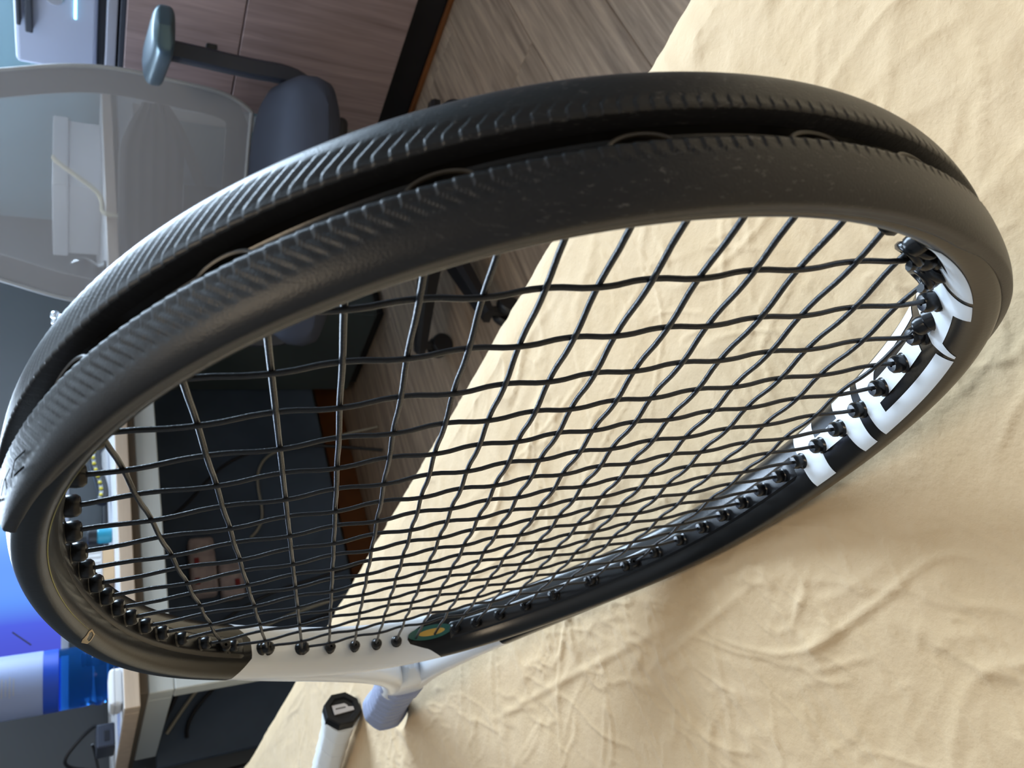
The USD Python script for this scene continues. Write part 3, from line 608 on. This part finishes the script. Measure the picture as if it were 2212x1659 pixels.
part(desk, 'back_panel', rbox(DX0 + .006, DX1 - .01, 2.02, 2.036, .145, zb0 - .001, .002), 'panel_dark', 'dark panel under the desk', world_space=True)

# monitor
mon = thing('monitor', 'wide computer monitor showing a blue and violet wallpaper, at the back of the desk', 'monitor', (.99, 1.98, DZ))
mx0, mx1, mz0, mz1, my = .682, 1.30, .838, 1.20, 1.95
part(mon, 'casing', rbox(mx0 - .006, mx1 + .006, my + .003, my + .035, mz0 - .005, mz1 + .006, .004), 'plastic_dark', world_space=True)
part(mon, 'bezel', rbox(mx0 - .006, mx1 + .006, my - .003, my + .0029, mz0 - .005, mz0 + .010, .002), 'bezel_grey', 'grey lower bezel', world_space=True)
sv = np.array([[mx0, my, mz0 + .0101], [mx1, my, mz0 + .0101], [mx1, my, mz1], [mx0, my, mz1]])
part(mon, 'screen', rbox(mx0, mx1, my - .001, my + .0025, mz0 + .0102, mz1, .0005), 'screen', 'lit screen', smooth=False, world_space=True)
part(mon, 'stand', cat([rbox(.94, 1.04, my + .01, my + .04, DZ + .012, mz0, .004), rbox(.88, 1.10, my - .06, my + .09, DZ, DZ + .012, .004)]), 'plastic_black', world_space=True)
part(mon, 'printed_line', tube(np.array([[.777, my - .0016, .905], [.812, my - .0016, .941]]), .0016, 6), 'plastic_black', 'short dark line in the wallpaper', world_space=True)
sb = thing('soundbar', 'black low speaker box in front of the monitor beside the bottle', 'speaker', (.72, 1.90, DZ))
part(sb, 'housing', rbox(.665, .85, 1.815, 1.865, DZ, DZ + .062, .006), 'plastic_black', world_space=True)
part(sb, 'grille', rbox(.68, .835, 1.8135, 1.816, DZ + .008, DZ + .05, .001), 'panel_dark', world_space=True)
# water bottle
bx, by, br = .602, 1.70, .0560
bottle = thing('water_bottle', 'large translucent blue water bottle standing at the left end of the desk', 'bottle', (bx, by, DZ))
pr = [(.001, .004), (.040, .0), (.050, .003), (.0555, .012)]
for k in range(60):
    h = .016 + k * .0045; rib = .0016 * (1 if (k // 3) % 2 else -1) if (k < 9 or 46 < k) else 0
    pr.append((br + rib, h))
pr += [(.054, .295), (.045, .325), (.028, .350), (.018, .358), (.018, .372)]
part(bottle, 'body', lathe(pr, (bx, by, DZ), (0, 0, 1), 48), 'bottle_plastic', 'blue see-through body', world_space=True, smooth=50)
part(bottle, 'label', lathe([(br + .0004, .125), (br + .0009, .126), (br + .0009, .215), (br + .0004, .216)], (bx, by, DZ), (0, 0, 1), 48), 'label_white', 'pale printed label', world_space=True)
part(bottle, 'label', lathe([(br + .0004, .1), (br + .0009, .1005), (br + .0009, .1245), (br + .0004, .1249)], (bx, by, DZ), (0, 0, 1), 48), 'label_blue', 'dark blue band of the label', world_space=True)
part(bottle, 'cap', lathe([(.001, .390), (.019, .390), (.021, .387), (.021, .372), (.018, .370)], (bx, by, DZ), (0, 0, 1), 30), 'cap_blue', 'blue cap', world_space=True)
vdir = np.array([-(EYE[0] - bx) * 0 - .33, -.94]); vdir /= np.linalg.norm(vdir)
for k, (w, h0) in enumerate([(.030, .205), (.036, .199), (.024, .193), (.034, .187), (.028, .181), (.036, .175), (.030, .169)]):     # small print on the label
    a0 = math.atan2(vdir[1], vdir[0]); a = a0 + np.linspace(-w / br / 2, w / br / 2, 8)
    v = np.array([[bx + (br + .0012) * math.cos(x), by + (br + .0012) * math.sin(x), DZ + h] for x in a for h in (h0, h0 + .002)])
    part(bottle, 'print_line', (v, grid_faces(8, 2)), 'appliance_grey', world_space=True)
# small things on the desk
t = thing('adapter_box', 'dark grey box behind the water bottle at the desk end', 'box', (.53, 1.93, DZ))
part(t, 'case', rbox(.512, .560, 1.88, 1.96, DZ, DZ + .034, .004), 'plastic_dark', world_space=True)
part(t, 'port', rbox(.525, .545, 1.8785, 1.8805, DZ + .01, DZ + .02, .0008), 'plastic_black', world_space=True)
t = thing('white_clip_box', 'small white rounded box at the front left corner of the desk', 'box', (.52, 1.59, DZ))
part(t, 'case', rbox(.492, .560, 1.562, 1.62, DZ, DZ + .022, .008), 'card_white', world_space=True)
part(t, 'lid_seam', rbox(.4915, .5605, 1.5615, 1.6205, DZ + .013, DZ + .0138, .0003), 'bezel_grey', world_space=True)
t = thing('white_carton', 'white patterned carton with a tan base near the racket strings on the desk', 'box', (.84, 1.72, DZ))
part(t, 'base', rbox(.79, .865, 1.69, 1.75, DZ, DZ + .022, .002), 'card_tan', 'tan lower half', world_space=True)
part(t, 'top', rbox(.79, .865, 1.69, 1.75, DZ + .0222, DZ + .056, .003), 'card_white', 'white ribbed upper half', world_space=True)
for k in range(6): part(t, 'rib', rbox(.796 + k * .012, .801 + k * .012, 1.6885, 1.6902, DZ + .026, DZ + .052, .0008), 'card_white', world_space=True)
t = thing('blue_jar', 'small bright blue jar with a dark lid on the desk', 'jar', (.925, 1.75, DZ))
part(t, 'body', lathe([(.001, 0), (.015, 0), (.017, .003), (.017, .026), (.0145, .030), (.001, .030)], (.925, 1.75, DZ), (0, 0, 1), 24), 'jar_blue', world_space=True)
part(t, 'lid', lathe([(.001, .030), (.0165, .030), (.0165, .046), (.015, .048), (.001, .048)], (.925, 1.75, DZ), (0, 0, 1), 24), 'plastic_black', 'dark lid', world_space=True)
t = thing('beaded_strap', 'black strap with bright yellow studs lying on the desk under the monitor', 'strap', (1.10, 1.76, DZ))
sp_ = spline([(1.005, 1.74, DZ + .020), (1.04, 1.75, DZ + .016), (1.09, 1.76, DZ + .024), (1.14, 1.77, DZ + .03), (1.19, 1.79, DZ + .016)], 40)
part(t, 'band', tube(sp_, .0125, 10), 'plastic_black', world_space=True)
for k in range(3, 40, 4): part(t, 'stud', trimesh.creation.icosphere(1, .0042).apply_translation(sp_[k] + [0, -.0125, .004]), 'bead_yellow', world_space=True)
t = thing('desk_ornament', 'small shiny metal ornament on a dark stand left of the chair back', 'ornament', (1.51, 1.70, DZ))
part(t, 'stand', lathe([(.001, 0), (.030, 0), (.030, .006), (.009, .012), (.008, .085), (.001, .088)], (1.514, 1.70, DZ), (0, 0, 1), 20), 'plastic_black', world_space=True)
part(t, 'cluster', cat([trimesh.creation.icosphere(2, .011).apply_translation((1.514 + a, 1.70 - b, .858 + c)) for a, b, c in ((-.010, .004, .004), (.009, .006, .006), (-.004, .010, -.010))]), 'chrome', 'shiny metal balls', world_space=True, smooth=True)
t = thing('dark_ball', 'glossy black ball with bright highlights seen through the chair mesh', 'ball', (1.60, 1.62, DZ))
part(t, 'ball', trimesh.creation.icosphere(3, .036).apply_translation((1.62, 1.63, DZ + .052)), 'ball_black', world_space=True, smooth=True)
part(t, 'base', lathe([(.001, 0), (.030, 0), (.030, .006), (.020, .016), (.018, .022)], (1.62, 1.63, DZ), (0, 0, 1), 24), 'plastic_black', world_space=True)

# ------------------------------------------------------------------ cabinet and what stands on it
CX, CZ = 1.812, .737
cab = thing('wooden_cabinet', 'low brown wood cabinet with a dark plinth along the right wall', 'cabinet', (2.1, .9, 0))
part(cab, 'body', rbox(CX + .02, XR - .005, -.412, 1.218, .10, CZ - .012, .002), 'cabinet_wood', world_space=True)
part(cab, 'plinth', rbox(CX + .035, XR - .03, -.34, 1.21, 0, .0995, .001), 'plinth_dark', 'recessed dark plinth', world_space=True)
part(cab, 'plinth_trim', rbox(CX + .025, CX + .0345, -.34, 1.21, 0, .013, .002), 'skirting_brown', 'orange brown strip at the floor', world_space=True)
for y0 in (-.412, .403):
    for z0, z1 in ((.100, .4815), (.4845, CZ - .012)):
        part(cab, 'door_panel', rbox(CX, CX + .019, y0 + .0015, y0 + .8145, z0, z1, .0015), 'cabinet_wood', world_space=True)
part(cab, 'worktop', rbox(CX + .004, XR - .005, -.42, 1.225, CZ - .0118, CZ, .002), 'plastic_dark', 'dark top board', world_space=True)
tr = thing('metal_tray', 'pale metal tray under the white printer on the cabinet', 'tray', (2.0, 1.0, CZ))
part(tr, 'plate', rbox(CX + .01, 2.36, 0.45, 1.215, CZ + .004, CZ + .026, .003), 'metal_grey', world_space=True)
part(tr, 'foot', cat([rbox(x, x + .03, y_, y_ + .03, CZ, CZ + .0042, .001) for x in (CX + .03, 2.3) for y_ in (.47, 1.16)]), 'plastic_black', world_space=True)
pz = CZ + .026
pn = thing('printer', 'pale grey printer with dark slots and a blue light on top of the cabinet', 'printer', (2.05, 1.0, pz))
part(pn, 'base', rbox(CX + .045, 2.34, .52, 1.19, pz, pz + .016, .002), 'plastic_black', 'dark base', world_space=True)
part(pn, 'body', rbox(CX + .028, 2.35, .50, 1.205, pz + .0162, pz + .175, .010), 'appliance_white', world_space=True)
for z0, z1, y1 in ((.925, .934, 1.105), (.903, .918, 1.118)):
    part(pn, 'slot_bar', rbox(CX + .012, CX + .032, .72, y1, z0, z1, .003), 'plastic_dark', 'dark bar on the printer front', world_space=True)
part(pn, 'button', lathe([(.001, .006), (.016, .006), (.019, .003), (.019, -.003)], (CX + .028, 1.03, .862), (-1, 0, 0), 24), 'appliance_grey', 'round button', world_space=True)
part(pn, 'status_light', rbox(CX + .0245, CX + .029, .98, 1.072, .8205, .8255, .001), 'led_blue', 'blue status light', world_space=True)

# ------------------------------------------------------------------ office chair (own frame: x to its left arm, y backwards)
CH = (1.30, 1.095, 0); crz = math.atan2(.629, .777)
crz = math.atan2(-.777, .629)
chair = thing('office_chair', 'dark office chair with a see-through grey mesh back in front of the desk', 'office chair', CH, crz)
def seat_mesh():
    n, m = 26, 40; v = []
    rings = []
    for s, z in ((-.05, .398), (-.012, .400), (.006, .410), (.012, .430), (.010, .452), (-.002, .470), (-.02, .480), (-.06, .487), (-.12, .489)):
        tgt = np.linspace(-PI, PI, 96, endpoint=False); c, q_ = np.cos(tgt), np.sin(tgt)
        en = np.where(q_ > 0, 2.7, 4.5); x = (.250 + s) * np.sign(c) * np.abs(c) ** (2 / en); y_ = -.004 + (.236 + s) * np.sign(q_) * np.abs(q_) ** (2 / en)
        dip = -.012 * np.exp(-((x / .15) ** 2 + ((y_ + .0) / .16) ** 2)) if z > .48 else 0 * x
        roll = -.030 * np.clip((-y_ - .17) / .07, 0, 1) ** 2 if z > .44 else 0 * x
        rings.append(np.stack([x, y_, z + dip + roll], 1))
    return loft(rings)
part(chair, 'seat', seat_mesh(), 'cushion_blue', 'thick dark blue grey seat cushion', smooth=50)
part(chair, 'seat_pan', rbox(-.19, .19, -.18, .18, .372, .398, .012), 'plastic_black')
# back: outline of the shell in (x, z), leaning backwards
bz = np.array([.47, .51, .61, .70, .79, .88, .955, 1.02, 1.06]); bw = np.array([.21, .232, .246, .252, .250, .235, .216, .180, .10])
W_of = CubicSpline(bz, bw)
def back_y(x, z): return .262 + .10 * (z - .47) - .055 * np.cos((z - .70) * 4.5) * .5 + .0275 - .05 * (x / .25) ** 2
zz = np.linspace(.47, 1.06, 60); edge = np.concatenate([np.stack([W_of(zz), zz], 1), np.stack([-W_of(zz[::-1]), zz[::-1]], 1)])
NZ, NX = 60, 40
gz, ga = np.meshgrid(zz, np.linspace(-1, 1, NX), indexing='ij'); gxx = ga * W_of(gz); gyy = back_y(gxx, gz)
part(chair, 'back_mesh', (np.stack([gxx, gyy, gz], -1).reshape(-1, 3), grid_faces(NZ, NX)), 'mesh_fabric', 'see-through grey mesh', smooth=True)
fr = []
po = Polygon(edge).buffer(0)
def ring_pts(poly, n=220):
    e = poly.exterior; p = np.array([e.interpolate(u, normalized=True).coords[0] for u in np.linspace(0, 1, n, endpoint=False)]); return p
ri, ro_ = ring_pts(po.buffer(-.052, quad_segs=10)), None
o0 = ring_pts(po.buffer(-.002)); 
near = np.array([o0[np.linalg.norm(o0 - q_, axis=1).argmin()] for q_ in ri])
secs = []
for a_, b_ in zip(near, ri):
    ya, yb = back_y(*a_) + .006, back_y(*b_) + .006
    secs.append([(a_[0], ya, a_[1]), (b_[0], yb, b_[1]), (b_[0], yb + .016, b_[1]), (a_[0], ya + .016, a_[1])])
secs = np.array(secs); v = secs.reshape(-1, 3); n = len(secs)
fm = trimesh.Trimesh(v, grid_faces(n, 4, wrap_n=True, wrap_m=True), process=False)
if fm.volume < 0: fm.invert()
part(chair, 'back_frame', fm, 'chair_frame', 'broad frame band behind the mesh', smooth=30)
pe = np.array([(x, back_y(x, z), z) for x, z in np.vstack([o0, o0[:1]])])
part(chair, 'edge_piping', tube(pe, .0045, 8, caps=False), 'chair_piping', 'pale piping round the mesh back', smooth=60)
def lumbar():
    n = 60; xs = np.linspace(-.19, .195, n); rings = []
    for x in xs:
        e = abs((x - .0) / .19); hw = .066 * (1 - np.clip((x - .09) / .10, 0, 1) ** 1.5 * .62) * (1 - np.clip((-x - .09) / .10, 0, 1) ** 1.5 * .62)
        yy = back_y(x, .67) + .014; m = 40; rg = []
        zr = np.linspace(-1, 1, m)
        for q_ in zr: rg.append((x, yy - .004 * math.cos(q_ * PI * 5.0) * (1 if abs(q_) < .85 else .3), .672 + q_ * hw))
        for q_ in zr[::-1]: rg.append((x, yy + .020, .672 + q_ * hw))
        rings.append(rg)
    return loft(rings)
part(chair, 'lumbar_support', lumbar(), 'lumbar_dark', 'dark ribbed lumbar support', smooth=40)
def bracket(s):
    pth = spline([(.205 * s, .325, .66), (.16 * s, .345, .62), (.07 * s, .352, .575), (.0, .352, .545)], 26); t_, u_, w_ = frames(pth)
    return loft([[p + a * u + b * w for a, b in ((.020, .008), (.020, -.008), (-.020, -.008), (-.020, .008))] for p, u, w in zip(pth, u_, w_)])
part(chair, 'back_bracket', bracket(1), 'chair_frame', smooth=30); part(chair, 'back_bracket', bracket(-1), 'chair_frame', smooth=30)
part(chair, 'spine', loft([[(x, .345 + dy, .60) for x, dy in ((-.03, .012), (.03, .012), (.03, -.012), (-.03, -.012))], [(x, .335 + dy, .45) for x, dy in ((-.035, .014), (.035, .014), (.035, -.014), (-.035, -.014))], [(x, .25 + dy, .372) for x, dy in ((-.035, .03), (.035, .03), (.035, -.01), (-.035, -.01))], [(x, .12 + dy, .365) for x, dy in ((-.035, .02), (.035, .02), (.035, -.02), (-.035, -.02))]]), 'plastic_black', smooth=30)
def pad(s):
    rings = []
    for k in range(30):
        a = k / 29; y_ = -.135 + .25 * a; e = math.sqrt(max(0, 1 - (2 * a - 1) ** 8)) * .98 + .02; hw = .047 * e
        ph = np.linspace(0, 2 * PI, 28, endpoint=False); c, s_ = np.cos(ph), np.sin(ph)
        zx = hw * np.sign(c) * np.abs(c) ** .55; zt = .017 * np.sign(s_) * np.abs(s_) ** .6 * (.35 + .65 * e)
        crown = .007 * (1 - (zx / .047) ** 2) * (s_ > 0)
        rings.append(np.stack([zx, np.full(28, y_), zt + crown], 1))
    m = loft(rings); yaw = .18 * s; c, s_ = math.cos(yaw), math.sin(yaw); v = m.vertices.copy()
    m.vertices = np.stack([v[:, 0] * c - v[:, 1] * s_ + .274 * s, v[:, 0] * s_ + v[:, 1] * c + .02, v[:, 2] + .687], 1); return m
def stem(s):
    pth = spline([(.276 * s, .02, .672), (.274 * s, .02, .60), (.272 * s, .02, .50), (.262 * s, .02, .42), (.225 * s, .02, .386), (.15 * s, .02, .383)], 30)
    rings = []
    t_, u_, w_ = frames(pth)
    for k, p in enumerate(pth):
        yv = np.array([0, 1.0, 0]); sv = np.cross(yv, t_[k]); sv /= np.linalg.norm(sv)
        rings.append([p + a * yv + b * sv for a, b in ((.026, .012), (.020, .017), (-.020, .017), (-.026, .012), (-.026, -.012), (-.020, -.017), (.020, -.017), (.026, -.012))])
    return loft(rings)
for s in (1, -1):
    ar = part(chair, 'armrest', stem(s), 'plastic_dark', smooth=40)
    part(ar, 'arm_pad', pad(s), 'pad_grey', 'glossy armrest pad', smooth=50)
    part(ar, 'adjust_button', rbox(*( (.290, .302) if s > 0 else (-.302, -.290)), .008, .03, .585, .605, .003), 'plastic_black')
part(chair, 'gas_lift', lathe([(.001, .10), (.026, .10), (.026, .26), (.018, .262), (.018, .37), (.001, .37)], (0, 0, 0), (0, 0, 1), 24), 'plastic_black')
part(chair, 'hub', lathe([(.001, .07), (.040, .07), (.045, .085), (.045, .115), (.038, .125), (.001, .125)], (0, 0, 0), (0, 0, 1), 24), 'plastic_black')
la0 = math.radians(239)
for k in range(5):
    a = la0 + k * 2 * PI / 5; d = np.array([math.cos(a), math.sin(a), 0]); e = np.array([-d[1], d[0], 0])
    rings = [[d * r + e * w * x_ + np.array([0, 0, z + h * y_]) for x_, y_ in ((-1, -1), (1, -1), (1, .4), (.6, 1), (-.6, 1), (-1, .4))] for r, w, z, h in ((.03, .026, .098, .022), (.15, .024, .093, .018), (.28, .019, .083, .013), (.315, .016, .080, .010))]
    lg_ = part(chair, 'base_leg', loft(rings), 'plastic_black', smooth=30)
    cpos = d * .295; ax = e * math.cos(.6 * k) + d * math.sin(.6 * k)
    wh = [lathe([(.001, -.009), (.024, -.009), (.027, -.005), (.027, .005), (.024, .009), (.001, .009)], cpos + np.array([0, 0, .0275]) + ax * o_, ax, 20) for o_ in (-.015, .015)]
    part(lg_, 'caster', cat(wh + [rbox(cpos[0] - .010, cpos[0] + .010, cpos[1] - .010, cpos[1] + .010, .022, .072, .003)]), 'plastic_black', 'twin wheel caster', smooth=40)

# ------------------------------------------------------------------ cables and odds and ends under and on the desk
YP = DY1 - .018
def cable(name, pts, r, m, label, n=60):
    return single(name, tube(spline(pts, n), r, 8), m, label, 'cable', 'cables around the desk' if name != 'knotted_cord' else None, smooth=60)
cable('black_cable', [(.56, 1.99, .655), (.60, 2.00, .63), (.68, 2.005, .59), (.76, 2.005, .535), (.81, 1.995, .46), (.84, 1.97, .36), (.88, 1.93, .12), (.94, 1.88, .006)], .0045, 'cable_black', 'black cable arching below the left end of the desk, upper one')
cable('black_cable', [(.53, 2.00, .60), (.56, 2.005, .595), (.62, 2.005, .545), (.68, 2.005, .47), (.73, 2.0, .38), (.78, 1.97, .15), (.84, 1.86, .006)], .0045, 'cable_black', 'black cable sagging lowest beside the white desk leg')
cable('beige_cable', [(.55, 2.012, .64), (.60, 2.012, .60), (.66, 2.012, .545), (.72, 2.012, .475), (.77, 2.010, .38), (.82, 1.98, .14), (.90, 1.92, .008)], .004, 'cable_beige', 'beige cable running between the two black cables')
cable('beige_cable', [(1.02, 2.01, .40), (1.10, 2.01, .36), (1.20, 2.01, .36), (1.27, 2.01, .33), (1.31, 2.0, .22), (1.32, 1.95, .05), (1.30, 1.9, .006)], .0035, 'cable_beige', 'thin pale cable seen through the strings below the desk')
cable('black_cable', [(1.06, 1.97, .655), (1.12, 1.98, .56), (1.19, 1.98, .50), (1.25, 1.98, .43), (1.28, 1.96, .25), (1.22, 1.91, .006)], .005, 'cable_black', 'black cable hanging under the middle of the desk')
cable('black_cable', [(.545, 1.96, DZ + .040), (.50, 1.99, DZ + .028), (.470, 2.0, DZ + .012), (.455, 2.0, DZ - .03), (.446, 2.0, .66), (.448, 2.02, .50), (.45, 2.06, .30)], .0032, 'cable_black', 'thin black cable looping off the left end of the desk')
cable('black_cable', [(.56, 1.965, DZ + .024), (.59, 1.99, DZ + .03), (.575, 2.03, DZ + .066), (.545, 2.05, DZ + .09), (.53, 2.08, DZ + .06), (.52, 2.12, DZ + .008)], .0040, 'cable_black', 'black cable curling up from the dark box behind the bottle')
t = thing('drawer_unit', 'dark grey drawer pedestal standing under the right part of the desk', 'drawers', (1.72, 1.85, 0))
part(t, 'body', rbox(1.53, 1.91, 1.645, 2.015, .03, .655, .004), 'drawer_grey', world_space=True)
for z0, z1 in ((.035, .235), (.24, .44), (.445, .65)):
    dw = part(t, 'drawer', rbox(1.533, 1.907, 1.628, 1.6445, z0, z1, .003), 'drawer_grey', world_space=True)
    part(dw, 'handle', rbox(1.66, 1.78, 1.616, 1.628, z1 - .045, z1 - .033, .003), 'plastic_dark', world_space=True)
part(t, 'plinth', rbox(1.55, 1.89, 1.66, 2.0, 0, .0299, .002), 'plastic_black', world_space=True)
t = thing('white_box', 'white lidded cardboard box on the right part of the desk behind the chair mesh', 'box', (2.1, 1.8, DZ))
part(t, 'body', rbox(1.98, 2.28, 1.66, 1.92, DZ, DZ + .085, .003), 'card_white', world_space=True)
part(t, 'lid', rbox(1.973, 2.287, 1.653, 1.927, DZ + .0852, DZ + .125, .004), 'card_white', world_space=True)
cable('knotted_cord', [(2.06, 1.63, DZ + .122), (1.99, 1.60, DZ + .10), (1.93, 1.59, DZ + .055), (1.86, 1.575, DZ + .016), (1.80, 1.56, DZ + .0075), (1.74, 1.537, DZ + .002), (1.735, 1.53, .66), (1.74, 1.53, .55)], .006, 'rope_beige', 'beige knotted cord seen through the chair mesh')
t = thing('power_strip', 'pale white power strip with red switches fixed on the dark panel under the desk', 'power strip', (.98, 2.0, .45))
part(t, 'housing', rbox(.86, 1.02, 1.975, 2.0195, .50, .565, .012), 'paper_pink', world_space=True)
part(t, 'housing', rbox(.845, .95, 1.98, 2.0195, .435, .495, .012), 'paper_pink', world_space=True)
for x, z in ((.885, .55), (.94, .548), (.87, .455)): part(t, 'switch', rbox(x, x + .018, 1.9715, 1.9765, z - .006, z + .006, .0015), 'switch_red', 'red switch', world_space=True)
